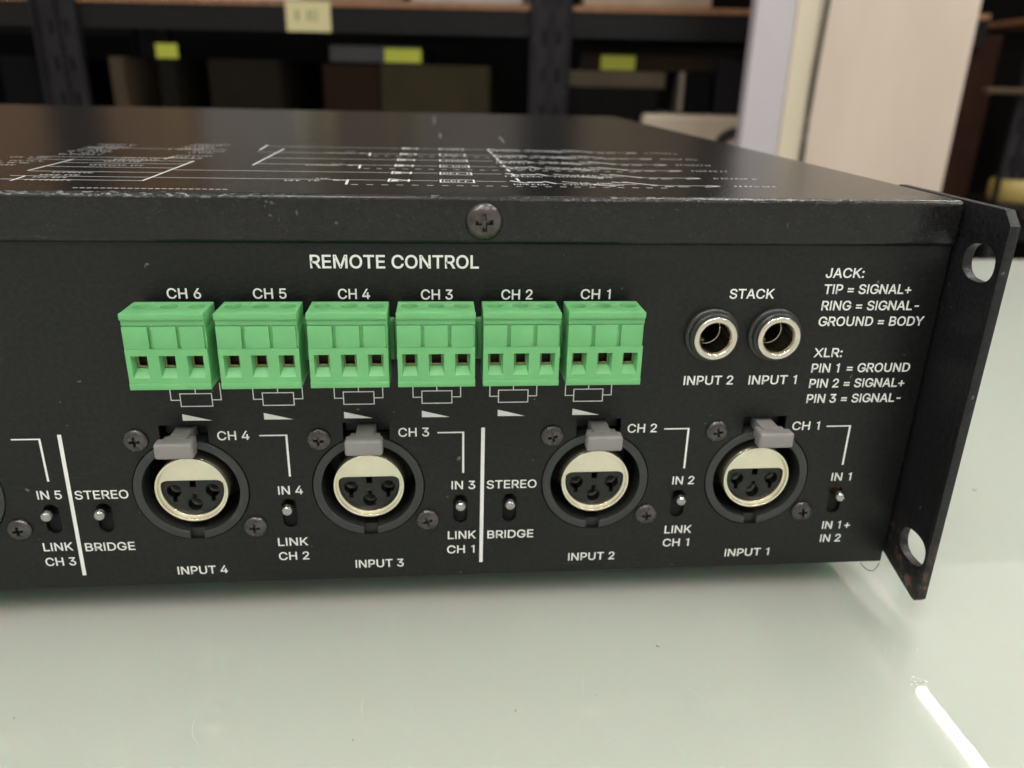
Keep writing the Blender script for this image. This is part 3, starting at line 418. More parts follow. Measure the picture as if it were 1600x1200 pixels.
# ------------------------------------------------------------------ round microphone sockets
def make_xlr(cx):
    # flange ring with key notch at the bottom + dark well behind it
    nw = 1.45
    ro, ri = 12.0, 10.15
    ao = math.degrees(math.asin(nw/ro)); ai = math.degrees(math.asin(nw/ri))
    out = [(ro*math.cos(rad(q)), ro*math.sin(rad(q))) for q in [270+ao+(360-2*ao)*i/72 for i in range(73)]]
    inn = [(ri*math.cos(rad(q)), ri*math.sin(rad(q))) for q in [270-ai-(360-2*ai)*i/72 for i in range(73)]]
    bm = plate([out+inn], -0.25, 5, 0.22, 2)
    root = obj_bm('round_socket', bm, m_ring, AMP, (cx, 0, XZ-TZ), autos=50)
    bm = bmesh.new(); lathe(bm, [(ri+0.02, 1.0), (ri, 15), (0, 15)], 48)
    box(bm, -1.5, 1.5, 1.0, 14, -12.3, -9.9)
    for f in bm.faces: pass
    obj_bm('well', bm, m_plastic, root, autos=40)
    # metal shell: tube with face plate, D shaped window
    R = 7.65; r = 6.55
    top = 1.95
    a0 = math.degrees(math.asin((top-1.3)/ (r)))
    D = [(r*math.cos(rad(q)), r*math.sin(rad(q))*1.0) for q in [180-a0+(180+2*a0)*i/48 for i in range(49)]]
    D += [(r-0.12, 1.25), (r-0.45, 1.62), (r-1.0, 1.88), (r-1.7, top), (-r+1.7, top), (-r+1.0, 1.88), (-r+0.45, 1.62), (-r+0.12, 1.25)]
    bm = plate([circ(0, 0, R, 72), D], 0.6, 3.2, 0.28, 3)
    b2 = bmesh.new(); lathe(b2, [(R, 2.9), (R-0.1, 15)], 64); join(bm, b2)
    b2 = plate([circ(0, 0, R, 72), circ(0, 0, 7.1, 72)], -0.1, 0.62, 0.14, 2); join(bm, b2)
    obj_bm('shell', bm, m_gold, root, autos=40)
    # insulator with three pin holes and keyways
    hs = []
    for px, pz in ((-4.05, -0.75), (4.05, -0.75), (0, -4.0)):
        hr, kw, kb = 1.5, 0.42, -2.35
        a = math.degrees(math.asin(kw/hr))
        pts = [(px+hr*math.cos(rad(q)), pz+hr*math.sin(rad(q))) for q in [270+a+(360-2*a)*i/24 for i in range(25)]]
        kb = -2.6 if px else -2.4
        # the side holes carry their keyway below, the middle one above
        if px:
            hs.append(pts + [(px-kw, pz+kb), (px+kw, pz+kb)])
        else:
            pts = [(x, 2*pz-z) for x, z in pts]
            hs.append(pts + [(px-kw, pz-kb), (px+kw, pz-kb)])
    hs.append([(-0.6, 0.2), (0.6, 0.2), (0.6, 1.62), (-0.6, 1.62)])
    rr = r-0.12
    D2 = [(x*0.983, z*0.983) for x, z in D]
    bm = plate([D2]+hs, 1.15, 7, 0.12, 1)
    obj_bm('insulator', bm, m_insert, root, autos=40)
    bm = bmesh.new(); lathe(bm, [(R-1.0, 7.05), (0, 7.05)], 24)
    obj_bm('insulator_base', bm, m_void, root)
    for px, pz in ((-4.05, -0.75), (4.05, -0.75), (0, -4.0)):
        bm = bmesh.new(); lathe(bm, [(1.0, 6.8), (1.15, 3.6), (1.3, 3.2), (1.46, 3.3)], 20, c=(px, 0, pz))
        obj_bm('contact', bm, m_contact, root, autos=60)
    # latch: black carrier, narrow neck, broad push head
    bm = bmesh.new(); box(bm, -4.85, 4.85, 3.4, 9, 11.9, 15.3, 0.2)
    obj_bm('latch_carrier', bm, m_plastic, root)
    bm = bmesh.new()
    box(bm, -1.95, 1.95, -4.4, 3.5, 11.6, 14.3, 0.35, 3)
    box(bm, -3.15, 3.15, -4.6, -1.9, 11.5, 13.9, 0.3, 3)
    box(bm, -3.85, 3.85, -7.4, -4.3, 10.95, 14.45, 0.6, 4)
    obj_bm('latch', bm, m_latch, root, autos=30)
    return root
x0 = make_xlr(XLR[0])
sockets = [x0] + [copy_tree(x0, AMP, dx=x-XLR[0]) for x in XLR[1:]]
# socket screws (they sit at opposite corners of each socket)
sp = [(-10.7, 35.7, 0.2), (12.2, 14.7, 0.1), (-10.2, 35.3, 0.25), (12.3, 15.0, 0.1), (-10.0, 35.4, -0.1), (12.7, 15.0, 0.35), (-9.8, 35.8, 0.05), (12.6, 14.4, 0), (-10.0, 35.6, 0.4), (13.6, 15.2, 0.1)]
for i, s in enumerate(sockets):
    for dx, z, rot in sp[2*i:2*i+2]:
        make_screw('screw', 2.6, 1.15, 1.45, 1.05, s, (dx, 0, z-XZ), rot)

# ------------------------------------------------------------------ toggle levers in their slots
def make_switch(i, cx):
    bm = bmesh.new(); box(bm, -2.3, 2.3, 1.6, 6, -4.6, 4.6)
    root = obj_bm('slide_switch', bm, m_copper if i == 0 else m_void, AMP, (cx, 0, SZ-TZ))
    bm = bmesh.new(); box(bm, -1.75, 1.75, 1.3, 1.55, -3.9, 1.6 if i == 0 else 0.6)
    obj_bm('dust_shutter', bm, m_void, root)
    bm = bmesh.new()
    z = 2.0
    lathe(bm, [(0, -3.15), (0.55, -3.08), (0.98, -2.82), (1.22, -2.4), (1.3, -1.9), (1.22, -1.4), (1.0, -0.9), (0.95, 1.4)], 24, c=(0, 0, z))
    obj_bm('lever', bm, m_lever, root, autos=60)
    return root
for i, (x, _) in enumerate(SLOT): make_switch(i, x)

# ------------------------------------------------------------------ phone jacks
def make_jack(cx, cz):
    bm = bmesh.new(); lathe(bm, [(5.75, 0.01), (5.75, -0.8), (5.5, -1.05), (5.2, -1.1), (5.2, -2.3), (5.0, -2.5), (4.6, -2.5)], 56)
    root = obj_bm('jack_socket', bm, m_ring, AMP, (cx, 0, cz-TZ), autos=40)
    bm = bmesh.new(); lathe(bm, [(4.68, -2.4), (4.68, -3.05), (4.58, -3.28), (4.36, -3.40), (3.85, -3.40), (3.55, -3.28), (3.34, -2.9), (3.25, -2.0), (3.2, 3.2), (3.0, 3.4)], 64)
    obj_bm('ferrule', bm, m_chrome, root, autos=60)
    bm = bmesh.new(); lathe(bm, [(3.3, 3.2), (3.3, 12), (0, 12)], 40)
    obj_bm('bore', bm, m_void, root, autos=60)
    bm = bmesh.new(); box(bm, -1.4, -0.2, 3.0, 6.0, -2.6, -1.9, 0.2)
    obj_bm('contact_spring', bm, m_clamp, root)
    return root
panel_has = [make_jack(*j) for j in JACK]

# ------------------------------------------------------------------ green pluggable terminal blocks
m_olive = mat('dull_brass_screw', (0.028, 0.032, 0.014), 0.5, metal=0.5)
def make_plug(cx):
    W2 = 7.45
    zt, zb = 14.6, 0.0                    # local z measured from the underside at 51.4
    bm = bmesh.new()
    # top block with three screw wells
    wells = [circ(dx, -6.2, 1.62, 28) for dx in (-5.08, 0, 5.08)]
    t = curve_mesh([rrect(-W2, W2, -10.7, -3.1, 0.15, 2)]+wells, 3.2, 0.08, bres=1)
    for v in t.verts: v.co.z += 13.4
    join(bm, t)
    box(bm, -W2-0.08, W2+0.08, -11.4, -10.72, 13.75, 15.0, 0.12)       # overhanging lip
    box(bm, -W2, W2, -10.98, -10.72, 12.6, 13.7, 0.06)
    # face pads with the two grooves between them
    for a, b_ in ((-W2, -2.9), (-2.2, 2.2), (2.9, W2-0.35)):
        box(bm, a, b_, -11.15, -10.5, 8.06, 12.45, 0.08)
    box(bm, -W2, W2, -10.5, -1.8, 8.06, 11.78, 0.05)
    # bottom lip
    box(bm, -W2-0.05, W2+0.05, -11.4, -1.6, 0.0, 1.3, 0.12)
    # window band: face grid with funnels
    y = -11.2; zb_, zt_ = 1.32, 8.05
    wins = [(-5.08, 0), (0, 0), (5.08, 0)]
    hw_, w0, w1 = 1.5, 2.35, 6.75
    xs = [-W2]
    for c, _ in wins: xs += [c-hw_, c+hw_]
    xs += [W2]
    def quad(p): bm.faces.new([bm.verts.new(q) for q in p])
    def fr(xa, xb, za, zb2, yy=y): quad([(xa, yy, za), (xb, yy, za), (xb, yy, zb2), (xa, yy, zb2)])
    fr(-W2, W2, zb_, w0); fr(-W2, W2, w1, zt_)
    for i in range(0, len(xs), 2): fr(xs[i], xs[i+1], w0, w1)
    quad([(-W2, y, zb_), (-W2, y, zt_), (-W2, -1.8, zt_), (-W2, -1.8, zb_)]); quad([(W2, y, zb_), (W2, -1.8, zb_), (W2, -1.8, zt_), (W2, y, zt_)])
    quad([(-W2, y, zt_), (W2, y, zt_), (W2, -1.8, zt_), (-W2, -1.8, zt_)]); quad([(-W2, y, zb_), (-W2, -1.8, zb_), (W2, -1.8, zb_), (W2, y, zb_)])
    quad([(-W2, -1.8, zb_), (-W2, -1.8, zt_), (W2, -1.8, zt_), (W2, -1.8, zb_)])
    for c, _ in wins:
        a = [(c-hw_, y, w0), (c+hw_, y, w0), (c+hw_, y, w1), (c-hw_, y, w1)]
        ih = 1.12
        b3 = [(c-ih, y+1.5, w0+1.45), (c+ih, y+1.5, w0+1.45), (c+ih, y+1.5, w1-0.12), (c-ih, y+1.5, w1-0.12)]
        c3 = [(p[0], y+6.0, p[2]) for p in b3]
        for i in range(4):
            j = (i+1) % 4
            quad([a[i], a[j], b3[j], b3[i]]); quad([b3[i], b3[j], c3[j], c3[i]])
    bmesh.ops.recalc_face_normals(bm, faces=bm.faces)
    root = obj_bm('terminal_plug', bm, m_green, AMP, (cx, 0.3, 51.4-TZ), autos=30)
    # brass cage in every opening, screw at the bottom of every well
    for c, _ in wins:
        bm = bmesh.new()
        fo = [(c-1.11, 3.82), (c+1.11, 3.82), (c+1.11, 6.6), (c-1.11, 6.6)]
        fi = [(c-0.9, 4.12), (c+0.9, 4.12), (c+0.9, 6.25), (c-0.9, 6.25)]
        p = plate([fo, fi], y+1.75, y+3.5); join(bm, p)
        obj_bm('clamp', bm, m_clamp, root)
        bm = bmesh.new(); box(bm, c-1.11, c+1.11, y+3.6, y+3.9, 3.8, 6.62)
        obj_bm('clamp_back', bm, m_olive, root)
        bm = bmesh.new(); lathe(bm, [(0, 0), (1.5, 0), (1.5, -1)], 20, 'z', c=(c, -6.2, 12.9))
        obj_bm('clamp_screw', bm, m_header, root)
    # mating header in the panel behind it
    bm = bmesh.new(); box(bm, -8.28, 8.28, -3.6, -0.32, 3.0, 11.0, 0.15)
    obj_bm('header', bm, m_green, root)
    return root
p0 = make_plug(PLUG[0])
for x in PLUG[1:]: copy_tree(p0, AMP, dx=x-PLUG[0])

# ------------------------------------------------------------------ screen print on the rear panel
def text_mesh(s, x0, x1, z, h, bold=7):
    sc = h/509
    w, xs = 0, []
    for ch in s:
        xs.append(w); w += ADV[ch]
    first = min(p for lp in GLYPH[s[0]] for p in lp[::2]); last = max(p for lp in GLYPH[s[-1]] for p in lp[::2])
    tot = xs[-1]+last-first
    sx = (x1-x0)/tot
    layers = [[], [], []]
    def area(lp): return sum(lp[k]*lp[(k+3) % len(lp)] - lp[(k+2) % len(lp)]*lp[k+1] for k in range(0, len(lp), 2))
    for ch, ox in zip(s, xs):
        if ch == ' ': continue
        a0 = area(GLYPH[ch][0]); big = max(GLYPH[ch], key=lambda l: abs(area(l))); a0 = area(big); n = 0
        for lp in GLYPH[ch]:
            k = 0
            if lp is not big and area(lp)*a0 > 0 and ch not in '=:': n += 1; k = n
            layers[k].append([(x0+(ox-first+lp[i])*sx, z+lp[i+1]*sc) for i in range(0, len(lp), 2)])
    bm = bmesh.new()
    for k, loops in enumerate(layers):      # overlapping strokes of one letter lie a hair apart
        if not loops: continue
        b2 = curve_mesh(loops, 0.016, 0, offset=bold*sc, dedup=6*sc)
        for v in b2.verts: v.co = Vector((v.co.x, -0.022 - 0.004*k - v.co.z, v.co.y))
        bmesh.ops.recalc_face_normals(b2, faces=b2.faces)
        join(bm, b2)
    return bm
for s, x0_, x1_, z_, h_ in TEXT:
    h_ = 2.55 if s == 'REMOTE CONTROL' else 2.0
    bold = 14 if s == 'REMOTE CONTROL' else (12 if z_ > 40 else 9)
    o = obj_bm('printed_lettering', text_mesh(s, x0_, x1_, z_, h_, bold), m_print, panel)
def strokes(name, polys, parent, plane='xz', m=m_print, z=0):
    bm = bmesh.new()
    for p in polys:
        if plane == 'xz': bm.faces.new([bm.verts.new((x, -0.024, q)) for x, q in p])
        else: bm.faces.new([bm.verts.new((x, q, z)) for x, q in p])
    return obj_bm(name, bm, m, parent)
def seg(x0, z0, x1, z1, w):
    d = Vector((x1-x0, z1-z0)); n = Vector((-d.y, d.x)).normalized()*w/2
    return [(x0+n.x, z0+n.y), (x0-n.x, z0-n.y), (x1-n.x, z1-n.y), (x1+n.x, z1+n.y)]
def rect(x0, x1, z0, z1): return [(x0, z0), (x1, z0), (x1, z1), (x0, z1)]
for x in (-38.5, -88.3, -1.1, 48.8, 86.2):
    X = x+5.55
    strokes('printed_bracket', [rect(x, X+0.22, 36.3, 36.6), rect(X-0.22, X+0.22, 26.6, 36.298)], panel)
strokes('printed_divider', [[(-79.75, 3.1), (-78.95, 3.1), (-78.3, 37.4), (-79.1, 37.4)]], panel)
strokes('printed_divider', [[(8.15, 3.3), (8.95, 3.3), (9.15, 37.5), (8.35, 37.5)]], panel)
for x in (31.3, 15.1, -1.1, -17.4, -33.9, -50.4):
    w = 0.2
    P_ = [rect(x-3.25, x+3.25, 46.05, 46.05+w), rect(x-3.25, x+3.25, 43.25, 43.25+w), rect(x-3.25, x-3.25+w, 43.452, 46.048), rect(x+3.25-w, x+3.25, 43.452, 46.048),
          rect(x-5.1, x-3.252, 44.65, 44.65+w), rect(x+3.252, x+5.1, 44.65, 44.65+w), rect(x-5.1, x-5.1+w, 44.852, 48.5), rect(x+5.1-w, x+5.1, 44.852, 48.5), rect(x-w/2, x+w/2, 46.252, 48.5)]
    strokes('printed_resistor', P_, panel)
    strokes('printed_wedge', [[(x-3.25, 40.15), (x+2.7, 40.1), (x-3.25, 41.65)]], panel)

# ------------------------------------------------------------------ wiring diagram printed on the lid
def micro(x0, x1, y, h, dens=1.0):
    """illegibly small lettering: short upright and level dashes"""
    out = []; x = x0
    while x < x1:
        if random.random() < 0.16: x += h*0.5; continue
        w = h*0.55
        k = random.random()
        out.append(rect(x, x+h*0.2, y, y+h))
        if k < 0.6: out.append(rect(x+h*0.16, x+w, y+h*0.84, y+h))
        if k > 0.3: out.append(rect(x+h*0.16, x+w, y, y+h*0.15))
        if k > 0.5: out.append(rect(x+w-h*0.02, x+w+h*0.12, y+h*0.2, y+h*0.8))
        x += w+h*0.3
    return out
rows = [17.5, 31.5, 46.9, 61.0, 77.0, 95.5]
LZ = 86.825
D_ = []
xl = [-59.8, -59.8, -44.8, -44.8, -51.0, -51.0]
for i, y in enumerate(rows):
    w = 0.34
    w = 0.34; D_.append(rect(xl[i], -11.4, y-w/2+3.4, y+w/2+3.4)); D_.append(rect(-6.5, -0.4, y-w/2+3.4, y+w/2+3.4)); D_.append(rect(7.9, 14.5, y-w/2+3.4, y+w/2+3.4))
    D_.append(rect(25.5, 43.0, y-w/2+1, y+w/2+1)); D_.append(rect(47.0, 58.5, y-w/2, y+w/2))
    # amplifier triangle and filter block
    D_ += [seg(-10.9, y+1.0, -10.9, y+6, 0.5), seg(-10.9, y+6, -7.0, y+3.6, 0.5), seg(-10.9, y+1, -7.0, y+3.3, 0.5), rect(-10.4, -8.9, y+2.4, y+4.3), rect(-6.9, -6.4, y+1.4, y+5.2)]
    D_ += [rect(0, 7.6, y+5.4, y+5.8), rect(0, 7.6, y+0.6, y+1.0), rect(0, 0.4, y+1.05, y+5.35), rect(7.2, 7.6, y+1.05, y+5.35)] + micro(0.8, 6.8, y+2.2, 1.8)
    D_ += [seg(15.5, y+5, 18.5, y+1.5, 0.8), seg(18.5, y+1.5, 21.8, y+3.5, 0.5), rect(19, 22.5, y+2.1, y+3.4), seg(22.8, y+4.8, 25.2, y+0.8, 0.7)] + micro(15, 24, y-1.6, 1.5)
    # changeover contact, arrow and output name
    D_ += [seg(41.5, y+4.6, 46.8, y+0.2, 0.75), rect(46.0, 47.4, y-0.5, y+0.8), rect(40.4, 41.8, y+4.0, y+5.2)] + micro(30, 37, y+1.8, 1.4) + micro(26.5, 40, y-1.2, 1.1) + [seg(27.0, y+4.6, 30.2, y+2.4, 0.5), seg(38.2, y+5.0, 40.0, y+3.6, 0.6), rect(48.5, 50.5, y-2.1, y-1.5), rect(51.4, 54, y-2.1, y-1.6)]
    D_ += [seg(33, y+0.8, 36.5, y-2.0, 0.6), rect(36.4, 37.6, y-2.6, y-1.6)]
    D_ += [seg(57.5, y-1.8, 61.3, y-0.3, 0.55), seg(61.3, y-0.3, 58.8, y+1.0, 0.5)]
    D_ += micro(64.0, 74.2, y-0.7, 1.35)
for y in (15.4, 21.0, 29.5, 38.5, 46.9, 53.5, 60.0, 86.0): D_.append(rect(-88.5 if y < 50 else -100, -60.4, y-0.17, y+0.17))
D_ += [seg(-60.2, 15.2, -60.8, 54.2, 0.5), seg(-45.0, 46.7, -45.3, 91.3, 0.45), seg(-84.6, 13.0, -85.4, 21.1, 0.5), seg(-89.1, 30, -89.6, 54.6, 0.45), seg(-69.0, 58, -68.6, 64.5, 0.5), seg(-51.4, 86.6, -52.3, 103, 0.5)]
x = -69.1
while x < -40.5:
    D_.append(rect(x, x+0.9, 3.6, 4.1)); x += 1.25
for y, yy in ((18.6, 13.2), (48.6, 42.8), (80.8, 74.2)):
    D_ += micro(-32.5, -24.6, y-0.6, 1.4) + micro(-26.5, -24.2, y+3.4, 1.2) + [seg(-19.2, yy, -19.6, yy+8, 0.55), rect(-22.6, -21.2, yy+6.2, yy+7.0), rect(-20.9, -19.7, yy+6.3, yy+6.8)]
    x = -18.2
    while x < 48:
        D_.append(rect(x, x+1.4, yy-0.2, yy+0.2)); x += 3.1
for i in range(9):
    a = 22+i*9.2; D_.append(seg(17.4-i*0.26, a, 17.25-i*0.26, a+5, 0.55))
for (xa, xb, ya, yb) in ((-100, -86, 66, 100), (-84, -73, 14, 30), (-82, -68, 42, 60), (-70, -58, 62, 80), (-76, -62, 84, 104), (-106, -94, 40, 58)):
    y = ya
    while y < yb:
        if random.random() < 0.8: D_ += micro(xa+random.uniform(0, 3), xb-random.uniform(0, 5), y, 1.25)
        y += 4.3
for (xa, ya, xb, yb) in ((-1.9, 299, -0.5, 230), (0.6, 170, 1.4, 145), (22.6, 155, 23.4, 128)):
    k = ya
    while k > yb:
        D_.append(seg(xa, k, xa+0.1, k-2.0, 0.26)); k -= 3.4
tag(strokes('printed_diagram', D_, lid, 'xy', m_print_lid, LZ), kind='stuff')

# stray hair hanging under the corner of the amplifier
bm = bmesh.new()
pts = [Vector(p) for p in ((101.0, -0.4, -0.1), (101.7, -0.8, -1.0), (102.9, -1.2, -1.8), (104.2, -1.2, -1.9), (105.2, -0.8, -1.1), (105.8, -0.5, -0.2))]
def tube(bm, pts, r, seg_=6):
    rings = []
    for i, p in enumerate(pts):
        d = (pts[min(i+1, len(pts)-1)]-pts[max(i-1, 0)]).normalized()
        s_ = d.cross(Vector((0, 0, 1))); s_ = s_.normalized() if s_.length > 1e-3 else Vector((1, 0, 0)); t_ = d.cross(s_)
        rings.append([bm.verts.new(p+s_*r*math.cos(2*math.pi*k/seg_)+t_*r*math.sin(2*math.pi*k/seg_)) for k in range(seg_)])
    for A, Bq in zip(rings, rings[1:]):
        for k in range(seg_): bm.faces.new((A[k], A[(k+1) % seg_], Bq[(k+1) % seg_], Bq[k]))
    bmesh.ops.recalc_face_normals(bm, faces=bm.faces)
tube(bm, pts, 0.09)
tag(obj_bm('hair', bm, m_void, None, smooth=True), 'thin dark hair curling below the lower right corner of the amplifier', 'hair')

# ------------------------------------------------------------------ storage room behind
m_steel = mat('dark_shelf_steel', (0.020, 0.018, 0.022), 0.5, spec=0.2, var=0.3, vscale=18)
m_steel2 = mat('shelf_beam_paint', (0.010, 0.009, 0.009), 0.45, spec=0.25, var=0.2, vscale=12)
m_board = mat('chipboard_edge', (0.30, 0.15, 0.075), 0.7, var=0.2, vscale=60)
m_cream = mat('cream_paper', (0.72, 0.66, 0.36), 0.7)
m_lime = mat('lime_label', (0.46, 0.50, 0.05), 0.6)
m_ink = mat('faint_ink', (0.35, 0.36, 0.2), 0.7)
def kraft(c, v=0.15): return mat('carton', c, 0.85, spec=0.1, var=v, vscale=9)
wall = mat('storeroom_wall_shade', (0.004, 0.0035, 0.0035), 0.9, spec=0.05, var=0.2, vscale=3)  # near black: the shade behind the racks is put into this colour
floor_m = mat('floor_concrete', (0.12, 0.11, 0.10), 0.6, var=0.2, vscale=4)
bm = bmesh.new(); box(bm, -4000, 4500, -2500, 3000, -800, -760); tag(obj_bm('floor', bm, floor_m), 'dark concrete floor under the table', kind='structure')
bm = bmesh.new(); box(bm, -4000, 4500, 2700, 2750, -759, 1900); tag(obj_bm('wall', bm, wall), 'wall behind the storage racks with shade in its dark colour', kind='structure')

TH = rad(-8.5)
def frame_at(D, th): # origin and z-rotation of a row whose local x runs along the row and y into depth
    return (-math.sin(th)*D, math.cos(th)*D, -760), th
def rack(name, label, uprights, bays, D=1700, top_levels=(237-50,)):
    loc, th = frame_at(D, TH)
    r = empty(name, loc, rotz=th)
    tag(r, label, 'storage rack', 'storage racks behind the table')
    Z0 = 760
    for (a, b_) in uprights:
        for dy in (0, 430):
            bm = bmesh.new()
            # folded post: two flanges and a stepped web with a row of slots down each flange
            w = b_-a
            slots = []
            for k in range(26):
                z = 30+k*75
                slots.append([(a+w*0.30, z), (a+w*0.37, z), (a+w*0.37, z+30), (a+w*0.30, z+30)])
                slots.append([(a+w*0.66, z), (a+w*0.73, z), (a+w*0.73, z+30), (a+w*0.66, z+30)])
            join(bm, plate([[(a, 2), (b_, 2), (b_, 2050), (a, 2050)]]+slots, dy, dy+3))
            box(bm, a, a+4, dy-14, dy-0.5, 2, 2050, 0.8); box(bm, b_-4, b_, dy-14, dy-0.5, 2, 2050, 0.8)
            box(bm, a+w*0.49, a+w*0.53, dy-9, dy-0.5, 2, 2050, 0.8)
            obj_bm('upright', bm, m_steel, r)
    for (a, b_) in bays:
        for zt in (237, -150):
            for dy in (0, 430):
                bm = bmesh.new()
                z0 = Z0+zt-51; n_ = 5; h = 51/n_
                for k in range(n_):
                    box(bm, a+1, b_-1, dy, dy+6+1.5*(k % 2), z0+k*h+0.8, z0+(k+1)*h-0.8, 0.9)
                box(bm, a+1, b_-1, dy+3, dy+5, z0, z0+51)
                obj_bm('beam', bm, m_steel2, r)
            bm = bmesh.new(); box(bm, a+1, b_-1, -4, 440, Z0+zt+0.5, Z0+zt+12, 0.5)
            obj_bm('shelf_board', bm, m_board, r)
    return r
rack('metal_rack', 'long dark metal storage rack with ribbed beams left of the beige pillar', [(-1148, -1048), (-50, 36)], [(-2100, -1149), (-1047, -51), (37, 900)])
rack('metal_rack', 'dark metal rack upright and shelf right of the beige pillar', [(948, 1010)], [(1012, 1900)], D=1620)

def item(s0, s1, d0, d1, z0, z1, m, name, label, cat, group=None, D=1700, bev=3):
    loc, th = frame_at(D, TH)
    c = Vector(((s0+s1)/2, (d0+d1)/2, z0))
    R_ = Matrix.Rotation(th, 3, 'Z')
    base = Vector(loc)+R_ @ Vector((c.x, c.y, 0)); base.z = z0
    r = empty(name, base, rotz=th)
    tag(r, label, cat, group)
    hx, hy, h = (s1-s0)/2, (d1-d0)/2, z1-z0
    bm = bmesh.new(); box(bm, -hx, hx, -hy, hy, 0, h, bev)
    obj_bm('body', bm, m, r)
    return r, hx, hy, h
def sticker(r, x0, x1, z0, z1, y, m, name='sticker'):
    bm = bmesh.new(); box(bm, x0, x1, y-1.2, y-0.1, z0, z1)
    return obj_bm(name, bm, m, r)
LB = -150+12.5     # top of the lower shelf board
G = 'cartons and equipment on the lower shelf'
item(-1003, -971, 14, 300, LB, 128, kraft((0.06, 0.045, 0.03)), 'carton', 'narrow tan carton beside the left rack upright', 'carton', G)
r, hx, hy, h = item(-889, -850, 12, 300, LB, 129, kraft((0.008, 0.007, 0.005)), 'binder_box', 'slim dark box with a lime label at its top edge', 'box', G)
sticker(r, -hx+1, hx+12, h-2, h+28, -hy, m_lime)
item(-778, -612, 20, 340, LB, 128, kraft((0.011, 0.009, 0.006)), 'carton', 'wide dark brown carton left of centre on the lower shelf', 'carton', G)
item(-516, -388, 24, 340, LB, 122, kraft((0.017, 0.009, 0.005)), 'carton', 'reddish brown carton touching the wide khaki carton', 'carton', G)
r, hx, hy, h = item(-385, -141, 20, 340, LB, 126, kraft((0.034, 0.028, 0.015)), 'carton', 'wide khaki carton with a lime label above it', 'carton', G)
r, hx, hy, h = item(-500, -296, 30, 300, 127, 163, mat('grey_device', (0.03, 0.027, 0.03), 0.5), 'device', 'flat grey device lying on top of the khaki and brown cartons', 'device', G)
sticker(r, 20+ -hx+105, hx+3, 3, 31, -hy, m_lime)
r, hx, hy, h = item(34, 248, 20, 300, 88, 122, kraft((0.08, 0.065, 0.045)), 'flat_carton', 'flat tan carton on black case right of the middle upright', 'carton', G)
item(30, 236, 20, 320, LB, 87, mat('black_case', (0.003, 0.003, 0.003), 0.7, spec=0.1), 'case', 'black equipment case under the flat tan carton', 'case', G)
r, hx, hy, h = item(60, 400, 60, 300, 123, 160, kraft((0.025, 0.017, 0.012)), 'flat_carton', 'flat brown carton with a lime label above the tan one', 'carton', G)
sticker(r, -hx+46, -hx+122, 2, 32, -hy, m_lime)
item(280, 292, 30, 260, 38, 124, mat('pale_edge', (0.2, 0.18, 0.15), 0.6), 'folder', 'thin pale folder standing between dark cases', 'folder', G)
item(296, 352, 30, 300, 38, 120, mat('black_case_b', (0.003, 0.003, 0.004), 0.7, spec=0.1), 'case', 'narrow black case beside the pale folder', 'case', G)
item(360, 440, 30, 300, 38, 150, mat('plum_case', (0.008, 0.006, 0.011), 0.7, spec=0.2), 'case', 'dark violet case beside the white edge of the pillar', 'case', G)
# cream cabinet with round black opening
r, hx, hy, h = item(200, 560, -30, 330, LB, 37, mat('cream_lacquer', (0.58, 0.48, 0.38), 0.35), 'speaker_cabinet', 'cream cabinet with round black cone beside the pillar', 'cabinet', G, bev=8)
bm = bmesh.new(); lathe(bm, [(30, -1.5), (44, -4), (50, -2), (50, 0)], 40, c=(26, -hy, h-72)); obj_bm('surround', bm, m_rubber, r, autos=50)
bm = bmesh.new(); lathe(bm, [(0, 8), (12, 10), (29, -1)], 40, c=(26, -hy-1, h-72)); obj_bm('cone', bm, m_plastic, r, autos=50)
# things on the upper shelf: their undersides and reflections show
for i, (a, b_, c, hh) in enumerate(((-1030, -820, (0.42, 0.27, 0.16), 260), (-800, -560, (0.70, 0.68, 0.66), 150), (-540, -330, (0.26, 0.21, 0.17), 220), (-310, -70, (0.45, 0.42, 0.40), 180), (60, 330, (0.42, 0.33, 0.24), 200), (-1500, -1170, (0.45, 0.28, 0.16), 280))):
    lab = ('brown carton on the upper shelf right of the left upright', 'pale grey carton on the upper shelf above the cream label', 'brownish carton on the upper shelf between two grey ones', 'grey carton on the upper shelf left of the middle upright', 'tan carton on the upper shelf right of the middle upright', 'large brown carton on the upper shelf left of the left upright')[i]
    item(a, b_, 16, 380, 237+13, 237+13+hh, kraft(c), 'carton', lab, 'carton', 'cartons on the upper shelf')
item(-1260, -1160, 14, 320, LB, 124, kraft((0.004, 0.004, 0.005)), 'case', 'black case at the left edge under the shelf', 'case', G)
# paper shelf label hung on the beam
loc, th = frame_at(1700, TH)
R_ = Matrix.Rotation(th, 3, 'Z')
def at_rack(s, d, z, D=1700): 
    v = Vector(frame_at(D, TH)[0])+R_ @ Vector((s, d, 0)); v.z = z; return v
lbl = empty('shelf_label', at_rack(-532, -4, 187), rotz=TH)
tag(lbl, 'pale yellow paper label on the ribbed shelf beam', 'label')
bm = bmesh.new(); box(bm, -49, 49, -1.5, 0, 0, 60, 0.3); obj_bm('card', bm, m_cream, lbl)
bm = bmesh.new(); box(bm, -28, -20, -1.9, -1.55, 22, 42); box(bm, -2, 4, -1.9, -1.55, 22, 42); box(bm, 8, 20, -1.9, -1.55, 22, 25); box(bm, 8, 20, -1.9, -1.55, 39, 42); box(bm, 8, 11, -1.9, -1.55, 25.1, 38.9); box(bm, 17, 20, -1.9, -1.55, 25.1, 38.9)
obj_bm('handwriting', bm, m_ink, lbl)

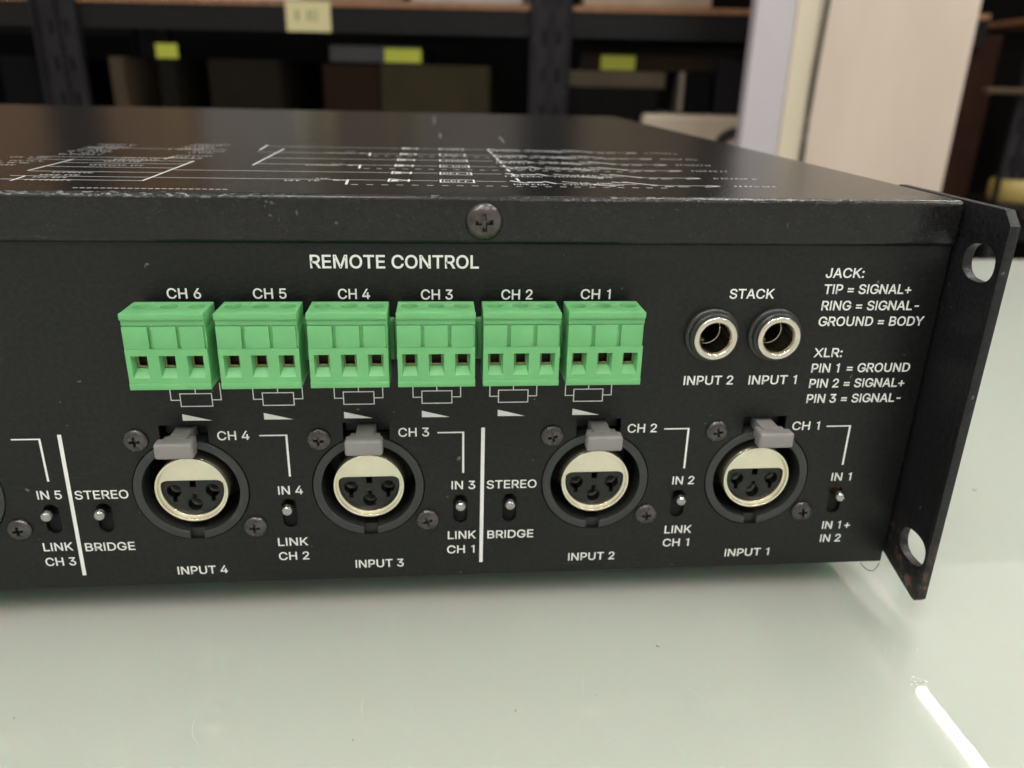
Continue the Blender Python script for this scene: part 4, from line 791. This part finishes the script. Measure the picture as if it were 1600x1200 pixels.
# right hand rack contents
item(862, 946, 20, 300, -500, 210, kraft((0.035, 0.015, 0.010)), 'carton', 'tall reddish brown carton right of the beige pillar', 'carton')
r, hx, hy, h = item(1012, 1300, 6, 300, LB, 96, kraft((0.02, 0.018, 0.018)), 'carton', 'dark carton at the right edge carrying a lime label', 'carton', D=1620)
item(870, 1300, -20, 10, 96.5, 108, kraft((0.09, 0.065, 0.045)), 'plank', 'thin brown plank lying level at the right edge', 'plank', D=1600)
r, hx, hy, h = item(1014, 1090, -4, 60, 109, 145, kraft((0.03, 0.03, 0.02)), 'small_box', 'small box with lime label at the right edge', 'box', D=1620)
sticker(r, -hx+2, hx, 2, 34, -hy, m_lime)
tr = empty('tape_roll', at_rack(1000, -60, -118), rotz=TH)
tag(tr, 'yellowish roll lying behind the bracket at the right edge', 'tape roll')
bm = bmesh.new(); lathe(bm, [(20, 0), (46, 0), (50, 5), (50, 40), (46, 45), (20, 45), (20, 0)], 40, 'z'); obj_bm('tape', bm, mat('yellow_tape', (0.42, 0.32, 0.10), 0.4), tr, autos=40)
bm = bmesh.new(); lathe(bm, [(17, 2), (19.6, 2), (19.6, 43), (17, 43), (17, 2)], 40, 'z'); obj_bm('core', bm, m_board, tr, autos=40)
st = empty('stand', at_rack(1000, -60, -760), rotz=TH)
tag(st, 'dark stool under the yellowish roll', 'stool')
bm = bmesh.new(); box(bm, -60, 200, -60, 130, 622, 641.5, 3); obj_bm('seat', bm, m_steel2, st)
for a in (-50, 190):
    for b_ in (-50, 120):
        bm = bmesh.new(); box(bm, a-8, a+8, b_-8, b_+8, 1, 621.5); obj_bm('leg', bm, m_steel, st)

# pillar
D3, T3 = 1350, rad(-5)
loc = (-math.sin(T3)*D3, math.cos(T3)*D3, -759)
pl = empty('pillar', loc, rotz=T3)
tag(pl, 'beige painted square pillar with a pale lavender side panel', 'pillar')
m_pil = mat('beige_wall_paint', (0.74, 0.625, 0.52), 0.55, bump=0.3, bscale=40, var=0.10, vscale=7, stretch=(1.0, 1.0, 0.25))
m_lav = mat('lavender_panel', (0.62, 0.59, 0.63), 0.5, var=0.04, vscale=6)
m_crm = mat('cream_trim', (0.78, 0.70, 0.54), 0.5)
bm = bmesh.new(); box(bm, 548, 822, 0, 300, 0, 1900, 4, 3); obj_bm('shaft', bm, m_pil, pl)
bm = bmesh.new(); box(bm, 436, 505, 4, 40, 0, 1900, 2); obj_bm('side_panel', bm, m_lav, pl)
bm = bmesh.new(); box(bm, 505.5, 547, 2, 44, 0, 1900, 3); obj_bm('trim', bm, m_crm, pl)
# cable down the pillar
bm = bmesh.new()
pts = [Vector((553+3*math.sin(z*0.006)+(0 if z < 880 else (z-880)*0.02), -5, z)) for z in range(100, 1880, 30)]
tube(bm, pts, 4.2, 8)
R3_ = Matrix.Rotation(T3, 3, 'Z')
cb = obj_bm('cable', bm, mat('dark_cable', (0.05, 0.045, 0.035), 0.5), None, loc, smooth=True, rotz=T3)
tag(cb, 'dark cable running down the beige pillar', 'cable')

# ------------------------------------------------------------------ ceiling tube lamps (one is mirrored in the glass)
m_tube = mat('fluorescent_tube', (1.0, 0.96, 0.88), 0.5, emit=TUBE_POWER)
m_fix = mat('lamp_housing', (0.7, 0.7, 0.68), 0.5)
def lamp(x, y0, y1, z, label):
    r = empty('ceiling_lamp', (x, (y0+y1)/2, z))
    tag(r, label, 'lamp', 'tube lamps above the table')
    h = (y1-y0)/2
    bm = bmesh.new(); lathe(bm, [(0, -h+12), (8.5, -h+12), (8.5, h-12), (0, h-12)], 16); obj_bm('tube', bm, m_tube, r, smooth=False)
    bm = bmesh.new(); box(bm, -45, 45, -h, h, 26, 70, 4); box(bm, -12, 12, -h, -h+10, -14, 26); box(bm, -12, 12, h-10, h, -14, 26)
    obj_bm('housing', bm, m_fix, r)
lamp(1530, 500, 1735, 1690, 'tube lamp mirrored in the glass at the lower right')
lamp(1530, -1300, -60, 1690, 'tube lamp above the right side of the table in front')
lamp(-250, -1500, -260, 1690, 'tube lamp above the front of the table')
lamp(700, -150, 950, 1690, 'added tube lamp that brightens the pillar')  # not a known fixture, added to light the pillar front
lamp(-900, -1900, -660, 1690, 'tube lamp in front of the table on the left')
lamp(500, -2000, -760, 1690, 'tube lamp in front of the table on the right')
